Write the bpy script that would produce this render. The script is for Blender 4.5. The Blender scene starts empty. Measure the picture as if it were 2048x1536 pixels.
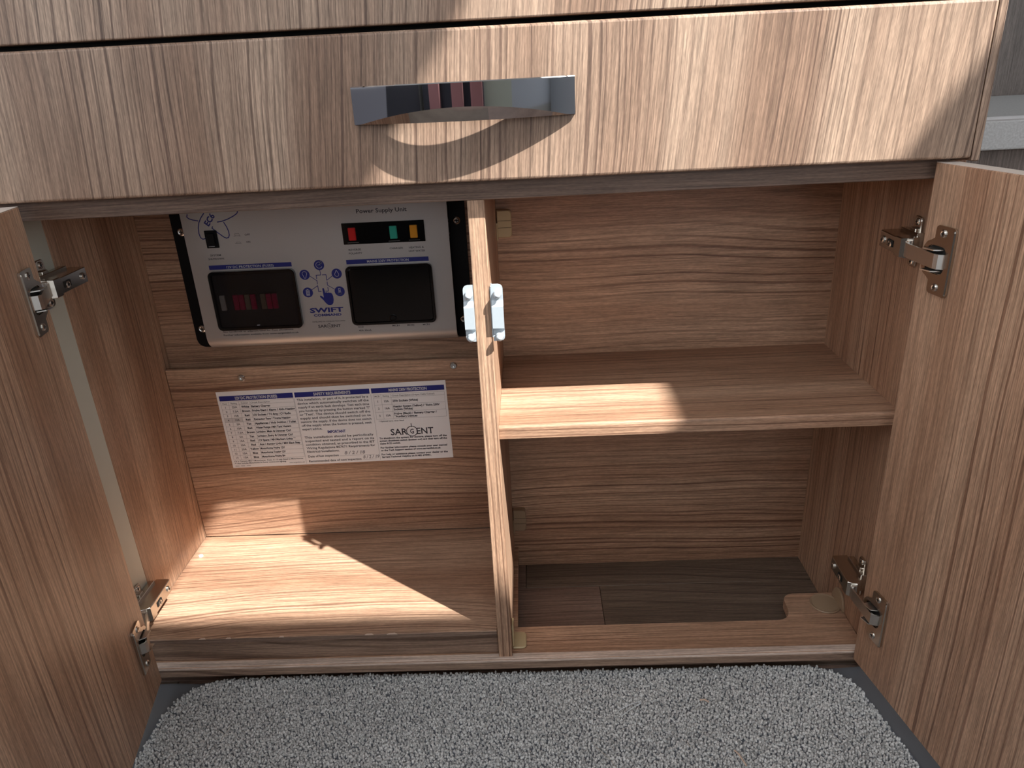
import bpy, bmesh, math, random
import numpy as np
from mathutils import Vector, Matrix

random.seed(7)
rng = np.random.default_rng(7)
SC = bpy.context.scene
COL = SC.collection

# ------------------------------------------------------------------ camera
def camera():
    p, y, r = (math.radians(v) for v in (22.7885, 2.0471, 3.0047))
    f = Vector((-math.sin(y) * math.cos(p), math.cos(y) * math.cos(p), -math.sin(p)))
    rt = Vector((math.cos(y), math.sin(y), 0))
    up = rt.cross(f)
    c, s = math.cos(r), math.sin(r)
    R = rt * c - up * s
    U = rt * s + up * c
    cd = bpy.data.cameras.new('camera')
    cd.sensor_width = 36.0
    cd.lens = 1474.18 / 2048 * 36.0
    cd.clip_start = 0.01
    co = bpy.data.objects.new('camera', cd)
    m = Matrix((R, U, -f)).transposed().to_4x4()
    m.translation = Vector((0.0541, -0.65, 0.6085))
    co.matrix_world = m
    COL.objects.link(co)
    SC.camera = co
camera()

# ------------------------------------------------------------------ light
w = bpy.data.worlds.new('world')
SC.world = w
w.use_nodes = True
bg = w.node_tree.nodes['Background']
bg.inputs[0].default_value = (0.93, 0.965, 1.0, 1)
bg.inputs[1].default_value = 2.45
sd = bpy.data.lights.new('sun', 'SUN')
sd.energy = 12.0
sd.color = (1.0, 0.99, 0.94)
sd.angle = math.radians(0.6)
so = bpy.data.objects.new('sun', sd)
so.rotation_euler = Vector((1.33, -1.0, 1.95)).to_track_quat('Z', 'Y').to_euler()
so.location = (1.5, -1.2, 2.6)
COL.objects.link(so)
SC.view_settings.view_transform = 'Standard'
SC.view_settings.look = 'None'
SC.view_settings.gamma = 1.0
SC.view_settings.use_curve_mapping = False
SC.view_settings.exposure = 0.0
SC.render.film_transparent = False
SC.cycles.caustics_reflective = False
SC.cycles.caustics_refractive = False
SC.cycles.sample_clamp_indirect = 4.0
SC.cycles.max_bounces = 8
SC.cycles.diffuse_bounces = 5
SC.cycles.transparent_max_bounces = 8

# ------------------------------------------------------------------ materials
def new_mat(name):
    m = bpy.data.materials.new(name)
    m.use_nodes = True
    nt = m.node_tree
    return m, nt, nt.nodes['Principled BSDF']

def plain(name, col, rough=0.5, metal=0.0, noise=0.0, nscale=60.0, bump=0.0, spec=0.5, coat=0.0):
    m, nt, b = new_mat(name)
    b.inputs['Base Color'].default_value = (*col, 1)
    b.inputs['Roughness'].default_value = rough
    b.inputs['Metallic'].default_value = metal
    b.inputs['Specular IOR Level'].default_value = spec
    b.inputs['Coat Weight'].default_value = coat
    N, L = nt.nodes, nt.links
    tc = N.new('ShaderNodeTexCoord')
    no = N.new('ShaderNodeTexNoise')
    no.inputs['Scale'].default_value = nscale
    no.inputs['Detail'].default_value = 3
    L.new(tc.outputs['Object'], no.inputs['Vector'])
    if noise > 0:
        mx = N.new('ShaderNodeMix'); mx.data_type = 'RGBA'
        mx.inputs[6].default_value = (*[c * (1 - noise) for c in col], 1)
        mx.inputs[7].default_value = (*[min(1, c * (1 + noise)) for c in col], 1)
        L.new(no.outputs['Fac'], mx.inputs[0])
        L.new(mx.outputs[2], b.inputs['Base Color'])
    if bump > 0:
        bp = N.new('ShaderNodeBump')
        bp.inputs['Strength'].default_value = bump
        bp.inputs['Distance'].default_value = 0.0005
        L.new(no.outputs['Fac'], bp.inputs['Height'])
        L.new(bp.outputs[0], b.inputs['Normal'])
    return m

def wood(name, grain, seed, light=(0.525, 0.340, 0.230), mid=(0.370, 0.210, 0.132), dark=(0.165, 0.080, 0.050),
         amp=13.0, freq=290.0, rough=0.42, figure=4.0, tilt=0.0, contrast=1.0, fa=0.30):
    """laminate wood, grain along 'x', 'y' or 'z'"""
    m, nt, b = new_mat(name)
    N, L = nt.nodes, nt.links
    ga = 'xyz'.index(grain)
    def vec(across, along):
        mp = N.new('ShaderNodeMapping')
        s = [across] * 3; s[ga] = along
        mp.inputs['Scale'].default_value = s
        mp.inputs['Location'].default_value = (seed * 3.17, seed * 1.73, seed * 2.41)
        L.new(rot.outputs[0], mp.inputs['Vector'])
        return mp.outputs[0]
    def noise(v, scale, detail=2, rough=0.5, dim='3D'):
        n = N.new('ShaderNodeTexNoise'); n.noise_dimensions = dim
        n.inputs['Scale'].default_value = scale
        n.inputs['Detail'].default_value = detail
        n.inputs['Roughness'].default_value = rough
        L.new(v, n.inputs['W' if dim == '1D' else 'Vector'])
        return n.outputs['Fac']
    def mth(op, a, bb=None, clamp=False):
        n = N.new('ShaderNodeMath'); n.operation = op; n.use_clamp = clamp
        for i, v in enumerate((a, bb)):
            if v is None: continue
            if isinstance(v, (int, float)): n.inputs[i].default_value = v
            else: L.new(v, n.inputs[i])
        return n.outputs[0]
    def ramp(v, p0, p1, c0=0.0, c1=1.0):
        n = N.new('ShaderNodeMapRange'); n.interpolation_type = 'SMOOTHSTEP'
        L.new(v, n.inputs[0])
        n.inputs[1].default_value = p0; n.inputs[2].default_value = p1
        n.inputs[3].default_value = c0; n.inputs[4].default_value = c1
        return n.outputs[0]
    tc = N.new('ShaderNodeTexCoord')
    rot = N.new('ShaderNodeMapping')
    rot.inputs['Rotation'].default_value = (0, tilt, 0)
    L.new(tc.outputs['Object'], rot.inputs['Vector'])
    sep = N.new('ShaderNodeSeparateXYZ')
    L.new(rot.outputs[0], sep.inputs[0])
    others = [i for i in range(3) if i != ga]
    across = mth('ADD', sep.outputs[others[0]], sep.outputs[others[1]])
    fig = noise(vec(1, fa), figure, 1.0, 0.45)
    wob = noise(vec(1, 0.2), 24.0, 2, 0.5)
    ring = mth('ADD', mth('MULTIPLY', across, freq), mth('MULTIPLY', fig, amp))
    ring = mth('ADD', ring, mth('MULTIPLY', wob, 1.9))
    ring = mth('ADD', ring, seed * 11.3)
    ln = noise(ring, 1.0, 2.5, 0.6, '1D')
    ln2 = noise(mth('MULTIPLY', ring, 3.1), 1.0, 1.0, 0.5, '1D')
    lines = mth('MULTIPLY', ramp(ln, 0.33, 0.50), ramp(ln2, 0.30, 0.50, 0.55, 1.0))
    fade = ramp(noise(vec(1, 0.12), 9.0, 1), 0.32, 0.62, 0.35, 1.0)
    fib = noise(vec(1, 0.03), 620.0, 3, 0.65)
    fleck = noise(vec(1, 0.12), 1500.0, 1, 0.5)
    band = noise(vec(1, 0.06), 17.0, 2, 0.5)
    c1 = N.new('ShaderNodeMix'); c1.data_type = 'RGBA'
    c1.inputs[6].default_value = (*mid, 1); c1.inputs[7].default_value = (*light, 1)
    L.new(ramp(band, 0.33, 0.68), c1.inputs[0])
    c2 = N.new('ShaderNodeMix'); c2.data_type = 'RGBA'
    c2.inputs[7].default_value = (*dark, 1)
    L.new(c1.outputs[2], c2.inputs[6])
    inv = mth('MULTIPLY', mth('SUBTRACT', 1.0, lines), mth('MULTIPLY', fade, 0.80 * contrast))
    L.new(inv, c2.inputs[0])
    hs = N.new('ShaderNodeHueSaturation')
    L.new(c2.outputs[2], hs.inputs['Color'])
    v1 = ramp(fib, 0.28, 0.72, 0.70, 1.27)
    v2 = ramp(fleck, 0.25, 0.75, 0.86, 1.13)
    L.new(mth('MULTIPLY', v1, v2), hs.inputs['Value'])
    L.new(hs.outputs[0], b.inputs['Base Color'])
    b.inputs['Roughness'].default_value = rough
    b.inputs['Specular IOR Level'].default_value = 0.45
    bp = N.new('ShaderNodeBump')
    bp.inputs['Strength'].default_value = 0.12
    bp.inputs['Distance'].default_value = 0.0003
    L.new(fib, bp.inputs['Height'])
    L.new(bp.outputs[0], b.inputs['Normal'])
    return m

W = {}
DK = dict(light=(0.430, 0.305, 0.225), mid=(0.270, 0.170, 0.118), dark=(0.105, 0.060, 0.044), freq=260, amp=18, fa=.5)
W['drawer'] = wood('wood_drawer', 'z', 1.3, tilt=math.radians(-5), **DK)
W['drawer2'] = wood('wood_upper_drawer', 'z', 2.1, tilt=math.radians(-5), **DK)
W['door_l'] = wood('wood_left_door', 'z', 3.7, freq=250)
W['door_r'] = wood('wood_right_door', 'z', 4.4, freq=250)
W['side_l'] = wood('wood_side_left', 'z', 5.2, amp=30, figure=4.0, fa=.45, freq=230)
W['side_r'] = wood('wood_side_right', 'z', 6.6)
W['back_l'] = wood('wood_back_left', 'x', 7.4, amp=20, fa=.42, freq=250, contrast=1.15)
W['back_r'] = wood('wood_back_right', 'x', 8.9, amp=24, figure=4.2, fa=.42, freq=230, contrast=1.15)
W['shelf'] = wood('wood_shelf', 'x', 9.3, amp=10)
W['slab'] = wood('wood_slab', 'x', 10.6, amp=22, fa=.5, freq=220)
W['rail'] = wood('wood_rail_shaded', 'x', 11.2, amp=18, light=(0.27, 0.185, 0.14), mid=(0.18, 0.117, 0.088), dark=(0.10, 0.06, 0.046))  # darkened: the shade under the drawer is put into this colour
W['base'] = wood('wood_base', 'x', 12.8, amp=16)
W['divider'] = wood('wood_divider', 'z', 13.5, amp=8)
W['vinyl_a'] = wood('vinyl_plank_a', 'x', 14.1, light=(0.27, 0.185, 0.145), mid=(0.18, 0.118, 0.092), dark=(0.11, 0.068, 0.052), amp=20, rough=0.5)
W['vinyl_b'] = wood('vinyl_plank_b', 'x', 15.7, light=(0.21, 0.158, 0.118), mid=(0.135, 0.098, 0.074), dark=(0.085, 0.058, 0.044), amp=34, rough=0.5)
W['band'] = wood('wood_lit_edge_band', 'x', 18.4, light=(0.70, 0.57, 0.49), mid=(0.60, 0.47, 0.39), dark=(0.36, 0.26, 0.21), freq=420, contrast=.8, rough=.28)  # paler than the base: light on its top edge put into the colour
W['kick'] = wood('wood_kick', 'x', 19.4, light=(0.33, 0.225, 0.165), mid=(0.235, 0.150, 0.108), dark=(0.13, 0.078, 0.055), amp=30, freq=150)
W['far'] = wood('wood_far_panel', 'z', 16.2, light=(0.26, 0.22, 0.20), mid=(0.18, 0.15, 0.135), dark=(0.12, 0.10, 0.09))
band_mat = plain('edge_banding', (0.66, 0.51, 0.41), 0.35)
pale_band = plain('pale_banding', (0.72, 0.64, 0.58), 0.35)
cream = plain('cream_filler', (0.58, 0.56, 0.47), 0.5, noise=0.03)
nickel = plain('nickel', (0.60, 0.55, 0.49), 0.24, 1.0, noise=0.06, nscale=300)
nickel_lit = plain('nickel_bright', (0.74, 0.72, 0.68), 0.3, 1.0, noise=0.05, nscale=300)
chrome = plain('chrome', (0.66, 0.67, 0.70), 0.035, 1.0)
zinc = plain('painted_zinc', (0.50, 0.56, 0.61), 0.42, 0.2, noise=0.04, nscale=400)
screw_m = plain('screw_zinc', (0.72, 0.72, 0.70), 0.25, 1.0)
black = plain('black_plastic', (0.004, 0.004, 0.005), 0.5, spec=0.2)
blackgloss = plain('black_gloss', (0.004, 0.004, 0.005), 0.12, spec=0.5)
blackhole = plain('dark_recess', (0.01, 0.009, 0.008), 0.8)
silver = plain('silver_paint', (0.56, 0.54, 0.53), 0.40, 0.6, noise=0.02, nscale=900, bump=0.15)
blue = plain('blue_print', (0.015, 0.022, 0.20), 0.4)
ink = plain('dark_print', (0.03, 0.028, 0.04), 0.5)
greyink = plain('grey_print', (0.22, 0.21, 0.22), 0.6)
whiteink = plain('white_print', (0.62, 0.62, 0.66), 0.5)
paper = plain('label_paper', (0.90, 0.87, 0.86), 0.35, noise=0.02, nscale=30)
paper_dk = plain('label_shade', (0.70, 0.67, 0.66), 0.4)
beige = plain('beige_plastic', (0.52, 0.41, 0.24), 0.35, noise=0.03)
brownp = plain('brown_plastic', (0.34, 0.24, 0.155), 0.4)
red_m = plain('red_lens', (0.62, 0.02, 0.02), 0.25)
green_m = plain('green_lens', (0.04, 0.42, 0.32), 0.25)
amber_m = plain('amber_lens', (0.80, 0.36, 0.03), 0.25)
fuse_r = plain('fuse_red', (0.75, 0.05, 0.16), 0.4)
fuse_w = plain('fuse_white', (0.8, 0.76, 0.72), 0.4)
fuse_t = plain('fuse_tan', (0.42, 0.33, 0.25), 0.4)
stone = plain('worktop_laminate', (0.56, 0.58, 0.59), 0.4, noise=0.35, nscale=420)
stone_edge = plain('worktop_edge', (0.62, 0.63, 0.65), 0.18)
wallm = plain('wall_board', (0.30, 0.29, 0.27), 0.6)
wall_g = plain('wall_board_green', (0.42, 0.44, 0.37), 0.6)
wall_b = plain('wall_board_blue', (0.40, 0.43, 0.47), 0.6)
ceilm = plain('ceiling_board', (0.80, 0.79, 0.77), 0.7)
debris_m = plain('debris_cream', (0.62, 0.46, 0.36), 0.7)
clearstrip = plain('clear_tag', (0.75, 0.79, 0.82), 0.2)

def glass_mat():
    m, nt, b = new_mat('smoked_lid')
    b.inputs['Base Color'].default_value = (0.02, 0.02, 0.022, 1)
    b.inputs['Roughness'].default_value = 0.08
    tr = nt.nodes.new('ShaderNodeBsdfTransparent')
    tr.inputs[0].default_value = (0.85, 0.84, 0.84, 1)
    mx = nt.nodes.new('ShaderNodeMixShader')
    mx.inputs[0].default_value = 0.30
    nt.links.new(tr.outputs[0], mx.inputs[1])
    nt.links.new(b.outputs[0], mx.inputs[2])
    nt.links.new(mx.outputs[0], nt.nodes['Material Output'].inputs[0])
    return m
smoke = glass_mat()

def carpet_mat():
    m, nt, b = new_mat('carpet_pile')
    N, L = nt.nodes, nt.links
    tc = N.new('ShaderNodeTexCoord')
    n1 = N.new('ShaderNodeTexNoise'); n1.inputs['Scale'].default_value = 420; n1.inputs['Detail'].default_value = 2
    n2 = N.new('ShaderNodeTexNoise'); n2.inputs['Scale'].default_value = 9; n2.inputs['Detail'].default_value = 2
    for n in (n1, n2): L.new(tc.outputs['Object'], n.inputs['Vector'])
    r = N.new('ShaderNodeValToRGB')
    r.color_ramp.elements[0].position = 0.36; r.color_ramp.elements[0].color = (0.28, 0.285, 0.285, 1)
    r.color_ramp.elements[1].position = 0.62; r.color_ramp.elements[1].color = (0.80, 0.80, 0.79, 1)
    L.new(n1.outputs['Fac'], r.inputs[0])
    h = N.new('ShaderNodeHueSaturation')
    mr = N.new('ShaderNodeMapRange'); mr.inputs[3].default_value = 0.85; mr.inputs[4].default_value = 1.15
    L.new(n2.outputs['Fac'], mr.inputs[0]); L.new(mr.outputs[0], h.inputs['Value'])
    L.new(r.outputs[0], h.inputs['Color'])
    L.new(h.outputs[0], b.inputs['Base Color'])
    b.inputs['Roughness'].default_value = 0.9
    b.inputs['Specular IOR Level'].default_value = 0.1
    b.inputs['Sheen Weight'].default_value = 0.2
    return m
carpet = carpet_mat()
backing = plain('mat_backing', (0.10, 0.11, 0.13), 0.6)
film_m = plain('plastic_film', (0.13, 0.13, 0.14), 0.22, spec=0.6)
curtain_m = plain('dark_upholstery', (0.025, 0.025, 0.035), 0.8)
pink_m = plain('plum_cushion', (0.30, 0.13, 0.13), 0.8)

# ------------------------------------------------------------------ helpers
def tag(o, label=None, cat=None, group=None, kind=None):
    if label: o['label'] = label
    if cat: o['category'] = cat
    if group: o['group'] = group
    if kind: o['kind'] = kind
    return o

def empty(name, loc, label, cat, group=None):
    o = bpy.data.objects.new(name, None)
    o.empty_display_size = 0.05
    COL.objects.link(o)
    o.location = loc
    return tag(o, label, cat, group)

WLOC = {}
def wloc(o):
    v = Vector((0, 0, 0))
    while o is not None:
        v = v + o.location
        o = o.parent
    return v

def obj(name, bm, mats, parent=None, label=None, smooth=False):
    me = bpy.data.meshes.new(name)
    bmesh.ops.recalc_face_normals(bm, faces=bm.faces[:])
    bm.to_mesh(me); bm.free()
    if not isinstance(mats, (list, tuple)): mats = [mats]
    for m in mats: me.materials.append(m)
    if smooth:
        for p in me.polygons: p.use_smooth = True
    o = bpy.data.objects.new(name, me)
    COL.objects.link(o)
    if parent is not None:
        o.parent = parent
        o.location = -wloc(parent)
    if label: o['label'] = label
    return o

def box(bm, x0, x1, y0, y1, z0, z1, bev=0.0, seg=1, mi=0):
    vs = [bm.verts.new((x, y, z)) for z in (z0, z1) for y in (y0, y1) for x in (x0, x1)]
    F = [(0, 2, 3, 1), (4, 5, 7, 6), (0, 1, 5, 4), (2, 6, 7, 3), (0, 4, 6, 2), (1, 3, 7, 5)]
    fs = [bm.faces.new([vs[i] for i in f]) for f in F]
    for f in fs: f.material_index = mi
    if bev > 0:
        es = list({e for f in fs for e in f.edges})
        bmesh.ops.bevel(bm, geom=es, offset=bev, segments=seg, affect='EDGES', profile=0.5)
    return fs

def mbox(name, x0, x1, y0, y1, z0, z1, mat, parent=None, bev=0.0006, seg=1, label=None):
    bm = bmesh.new(); box(bm, x0, x1, y0, y1, z0, z1, bev, seg)
    return obj(name, bm, mat, parent, label)

def prism(bm, pts, ax, a0, a1, bev=0.0, seg=2, mi=0):
    """pts in the two other axes (cyclic order xy / xz / yz), extruded along axis ax from a0 to a1"""
    def mk(p, a):
        if ax == 'z': return (p[0], p[1], a)
        if ax == 'y': return (p[0], a, p[1])
        return (a, p[0], p[1])
    lo = [bm.verts.new(mk(p, a0)) for p in pts]
    hi = [bm.verts.new(mk(p, a1)) for p in pts]
    n = len(pts)
    f0 = bm.faces.new(lo); f1 = bm.faces.new(hi[::-1])
    fs = [f0, f1]
    for i in range(n):
        fs.append(bm.faces.new([lo[i], hi[i], hi[(i + 1) % n], lo[(i + 1) % n]]))
    for f in fs: f.material_index = mi
    if bev > 0:
        es = list(set(list(f1.edges) + list(f0.edges)))
        bmesh.ops.bevel(bm, geom=es, offset=bev, segments=seg, affect='EDGES', profile=0.5)
    return fs

def rrect(x0, x1, z0, z1, r, n=5, corners=(1, 1, 1, 1)):
    """rounded rectangle outline; corners: (x0z0, x1z0, x1z1, x0z1)"""
    out = []
    C = [(x0 + r, z0 + r, 180), (x1 - r, z0 + r, 270), (x1 - r, z1 - r, 0), (x0 + r, z1 - r, 90)]
    P = [(x0, z0), (x1, z0), (x1, z1), (x0, z1)]
    for k in range(4):
        if not corners[k]:
            out.append(P[k]); continue
        cx, cz, a = C[k]
        for i in range(n + 1):
            t = math.radians(a + 90 * i / n)
            out.append((cx + r * math.cos(t), cz + r * math.sin(t)))
    return out

def lathe(bm, prof, origin, axis, up=None, n=20, mi=0):
    """prof: list of (radius, height along axis)"""
    axis = Vector(axis).normalized()
    a = axis.orthogonal().normalized(); b = axis.cross(a)
    o = Vector(origin)
    rings = []
    for r, h in prof:
        if r < 1e-7: rings.append([bm.verts.new(o + axis * h)])
        else: rings.append([bm.verts.new(o + axis * h + a * r * math.cos(2 * math.pi * i / n) + b * r * math.sin(2 * math.pi * i / n)) for i in range(n)])
    for k in range(len(rings) - 1):
        p, q = rings[k], rings[k + 1]
        for i in range(n):
            j = (i + 1) % n
            v = [p[i % len(p)], p[j % len(p)], q[j % len(q)], q[i % len(q)]]
            u = []
            for t in v:
                if t not in u: u.append(t)
            if len(u) >= 3:
                try:
                    f = bm.faces.new(u); f.material_index = mi
                except ValueError: pass

def tube(bm, pts, r, n=6):
    pts = [Vector(p) for p in pts]
    rings = []
    for i, p in enumerate(pts):
        d = (pts[min(i + 1, len(pts) - 1)] - pts[max(i - 1, 0)]).normalized()
        a = d.orthogonal().normalized() if abs(d.z) > .9 else d.cross(Vector((0, 0, 1))).normalized()
        b = d.cross(a)
        rings.append([bm.verts.new(p + a * r * math.cos(2 * math.pi * k / n) + b * r * math.sin(2 * math.pi * k / n)) for k in range(n)])
    for i in range(len(rings) - 1):
        for k in range(n):
            bm.faces.new([rings[i][k], rings[i][(k + 1) % n], rings[i + 1][(k + 1) % n], rings[i + 1][k]])
    bm.faces.new(rings[0]); bm.faces.new(rings[-1][::-1])

# flat print on a plane: frame = (origin, u direction, v direction)
GLY = {}
def glyphs(s, bold):
    k = (s, bold)
    if k not in GLY:
        fc = bpy.data.curves.new('t', 'FONT')
        fc.body = s; fc.size = 1.0; fc.resolution_u = 2
        fc.offset = 0.036 if bold else 0.016
        to = bpy.data.objects.new('t', fc)
        me = to.to_mesh()
        V = [(v.co.x, v.co.y) for v in me.vertices]
        Fc = [tuple(p.vertices) for p in me.polygons]
        to.to_mesh_clear()
        bpy.data.objects.remove(to); bpy.data.curves.remove(fc)
        xs = [v[0] for v in V] or [0, 1]
        GLY[k] = (V, Fc, min(xs), max(xs))
    return GLY[k]

class Print:
    def __init__(self, O, U, Vd):
        self.O, self.U, self.V = Vector(O), Vector(U), Vector(Vd)
        self.b = {}
    def bm(self, key):
        if key not in self.b: self.b[key] = bmesh.new()
        return self.b[key]
    def pt(self, u, v, lift=0.0):
        n = self.U.cross(self.V).normalized()
        return self.O + self.U * u + self.V * v + n * lift
    def text(self, key, s, u, v, h, width=None, align='l', bold=False, rot=0.0, shear=0.0, lift=0.0002):
        """v = baseline, h = capital height, u = left edge (or centre)"""
        V, Fc, x0, x1 = glyphs(s, bold)
        k = h / 0.70
        kx = k if width is None else width / max(1e-6, (x1 - x0))
        w_ = (x1 - x0) * kx
        off = {'l': 0, 'c': -w_ / 2, 'r': -w_}[align]
        bm = self.bm(key)
        c, s_ = math.cos(rot), math.sin(rot)
        vs = []
        for x, y in V:
            a = (x - x0) * kx + off + shear * y * k; b_ = y * k
            vs.append(bm.verts.new(self.pt(u + a * c - b_ * s_, v + a * s_ + b_ * c, lift)))
        for f in Fc:
            try: bm.faces.new([vs[i] for i in f])
            except ValueError: pass
    def poly(self, key, pts, lift=0.0001):
        bm = self.bm(key)
        bm.faces.new([bm.verts.new(self.pt(a, b, lift)) for a, b in pts])
    def rect(self, key, u0, u1, v0, v1, lift=0.0001):
        self.poly(key, [(u0, v0), (u1, v0), (u1, v1), (u0, v1)], lift)
    def line(self, key, pts, t, closed=False, lift=0.00015):
        n = len(pts)
        for i in range(n if closed else n - 1):
            a, b = Vector((*pts[i], 0)), Vector((*pts[(i + 1) % n], 0))
            d = b - a
            if d.length < 1e-9: continue
            d.normalize(); q = Vector((-d.y, d.x, 0)) * t / 2; e = d * t * 0.25
            self.poly(key, [tuple((a - e - q)[:2]), tuple((b + e - q)[:2]), tuple((b + e + q)[:2]), tuple((a - e + q)[:2])], lift)
    def circle(self, key, u, v, r, n=20, lift=0.0001):
        self.poly(key, [(u + r * math.cos(2 * math.pi * i / n), v + r * math.sin(2 * math.pi * i / n)) for i in range(n)], lift)
    def ring(self, key, u, v, r, t, a0=0, a1=360, n=24, rx=None, rot=0.0, lift=0.00015):
        rx = rx or r
        P = []
        for i in range(n + 1):
            a = math.radians(a0 + (a1 - a0) * i / n)
            x, y = rx * math.cos(a), r * math.sin(a)
            P.append((u + x * math.cos(rot) - y * math.sin(rot), v + x * math.sin(rot) + y * math.cos(rot)))
        self.line(key, P, t, lift=lift)
    def flush(self, parent, names):
        for key, (nm, mat) in names.items():
            if key in self.b:
                tag(obj(nm, self.b.pop(key), mat, parent), kind='stuff')

# ------------------------------------------------------------------ room
ZF = -0.0317
bm = bmesh.new(); box(bm, -1.2, 2.6, -2.3, 0.8, ZF - 0.02, ZF - 0.003)
floor = tag(obj('floor', bm, blackhole), kind='structure')
def plank(x0, x1, y0, y1, mat):
    mbox('plank', x0, x1, y0 + 0.0003, y1 - 0.0003, ZF - 0.003, ZF, mat, floor, bev=0.0004)
rows = [0.1605 + 0.152 * k for k in range(-11, 4)]
ends = [0.1285, 0.52, -0.2, 0.33]
for i, y in enumerate(rows):
    # joints along the row; the row seen through the cut-out has its joint at x = 0.1285
    j0 = 0.1285 if abs(y - (0.1605 - 0.152)) < 1e-6 else ends[i % 4] + 0.05 * (i % 3) + (0.5 if abs(y - 0.1605) < 1e-6 else 0)
    xs = [x for x in [j0 + 0.9 * k for k in range(-3, 4)] if -1.2 < x < 2.6]
    xs = [-1.2] + xs + [2.6]
    for a, (p, q) in enumerate(zip(xs[:-1], xs[1:])):
        if q - p > 0.01:
            inrow = abs(y - (0.1605 - 0.152)) < 1e-6
            mt = W['vinyl_b'] if (a + i) % 2 else W['vinyl_a']
            if inrow: mt = W['vinyl_a'] if q <= 0.13 else W['vinyl_b']
            plank(p + 0.0003, q - 0.0003, y, y + 0.152, mt)

# ceiling with its rooflight opening
RX0, RX1, RY0, RY1 = 0.845, 1.300, -0.927, -0.45
bm = bmesh.new()
SX0, SX1, SY0, SY1 = -0.95, 0.30, -1.50, -0.45          # second, larger rooflight, unseen, added to light the mat from above
for a in ((-1.2, SX0, -2.3, 0.8), (SX0, SX1, -2.3, SY0), (SX0, SX1, SY1, 0.8), (SX1, RX0, -2.3, 0.8),
          (RX1, 2.6, -2.3, 0.8), (RX0, RX1, -2.3, RY0), (RX0, RX1, RY1, 0.8)):
    box(bm, *a, 1.90, 1.91)
tag(obj('ceiling', bm, ceilm), kind='structure')
bm = bmesh.new()
for a in ((RX0 - .03, RX0, RY0 - .03, RY1 + .03), (RX1, RX1 + .03, RY0 - .03, RY1 + .03), (RX0, RX1, RY0 - .03, RY0), (RX0, RX1, RY1, RY1 + .03)):
    box(bm, *a, 1.885, 1.90)
tag(obj('window_1', bm, ceilm), kind='structure')
bm = bmesh.new()
for a in ((SX0 - .03, SX0, SY0 - .03, SY1 + .03), (SX1, SX1 + .03, SY0 - .03, SY1 + .03), (SX0, SX1, SY0 - .03, SY0), (SX0, SX1, SY1, SY1 + .03)):
    box(bm, *a, 1.885, 1.90)
tag(obj('fill_rooflight', bm, ceilm), kind='structure')  # frame of the added fill opening
# unseen far side behind the photographer: low wall, window band added as frontal fill
bm = bmesh.new()
box(bm, -1.2, 0.42, -2.3, -2.27, ZF, 0.74); box(bm, -1.2, 2.6, -2.3, -2.27, 1.35, 1.9)
box(bm, -1.2, -0.80, -2.3, -2.27, 0.74, 1.45); box(bm, 1.15, 2.6, -2.3, -2.27, 0.78, 1.45)
box(bm, 1.15, 2.6, -2.3, -2.27, 0.47, 0.78, mi=1); box(bm, 0.42, 1.15, -2.3, -2.27, 0.35, 0.78, mi=2)
box(bm, 1.15, 2.6, -2.3, -2.27, ZF, 0.47)
tag(obj('wall_back', bm, [wallm, wall_b, wall_g]), kind='structure')
def side_wall(name, x0, x1, mat, y0, y1, z0, z1):  # the window opening is unseen, added to light the door insides
    bm = bmesh.new()
    box(bm, x0, x1, -2.3, 0.8, ZF, z0); box(bm, x0, x1, -2.3, 0.8, z1, 1.9)
    box(bm, x0, x1, -2.3, y0, z0, z1); box(bm, x0, x1, y1, 0.8, z0, z1)
    tag(obj(name, bm, mat), kind='structure')
side_wall('wall_left', -1.23, -1.2, wallm, -2.0, -0.1, 0.64, 1.70)
side_wall('wall_right', 2.6, 2.63, wall_b, -2.0, -0.1, 0.64, 1.70)
tag(mbox('wall_front', -1.2, 2.6, 0.8, 0.83, ZF, 1.9, wallm), kind='structure')

# ------------------------------------------------------------------ cabinet
XL, XR, DB = -0.4148, 0.4093, 0.2106
cab = empty('cabinet', (0.0, 0.1, ZF), 'wood laminate base cabinet with a long drawer above two open doors', 'cabinet')
# side panels
mbox('side_panel', XL - 0.015, XL, 0.056, 0.236, ZF, 0.80, W['side_l'], cab)
mbox('filler_strip', XL - 0.015, XL + 0.0004, 0.002, 0.0555, ZF, 0.522, cream, cab, label='cream coloured strip')
mbox('side_panel', XR, 0.4229, 0.0, 0.2104, ZF, 0.524, W['side_r'], cab)
mbox('end_panel', 0.4165, 0.4229, -0.018, 0.236, 0.5245, 0.80, W['drawer'], cab, bev=0.001)
# back panels
mbox('back_panel', 0.0, XR + 0.0135, DB, DB + 0.006, ZF, 0.53, W['back_r'], cab)
mbox('back_panel', XL, 0.015, 0.224, 0.230, 0.20, 0.53, W['back_l'], cab)
mbox('access_panel', XL + 0.0006, -0.0006, 0.208, 0.2135, 0.0345, 0.2847, W['back_l'], cab, bev=0.0008)
# divider
mbox('divider', 0.0, 0.015, 0.0, DB, 0.0, 0.5092, W['divider'], cab, bev=0.0008, seg=2)
# rail under drawer and rail between drawers
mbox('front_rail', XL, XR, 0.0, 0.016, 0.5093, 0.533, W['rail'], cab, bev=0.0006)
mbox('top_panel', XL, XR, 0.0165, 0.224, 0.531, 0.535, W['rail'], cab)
mbox('drawer_rail', XL, XR, 0.004, 0.020, 0.60, 0.70, blackhole, cab)  # black like the back sheet below: gap shade put into the colour
mbox('carcass_back', XL, XR, 0.218, 0.224, 0.5355, 0.80, blackhole, cab)
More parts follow.
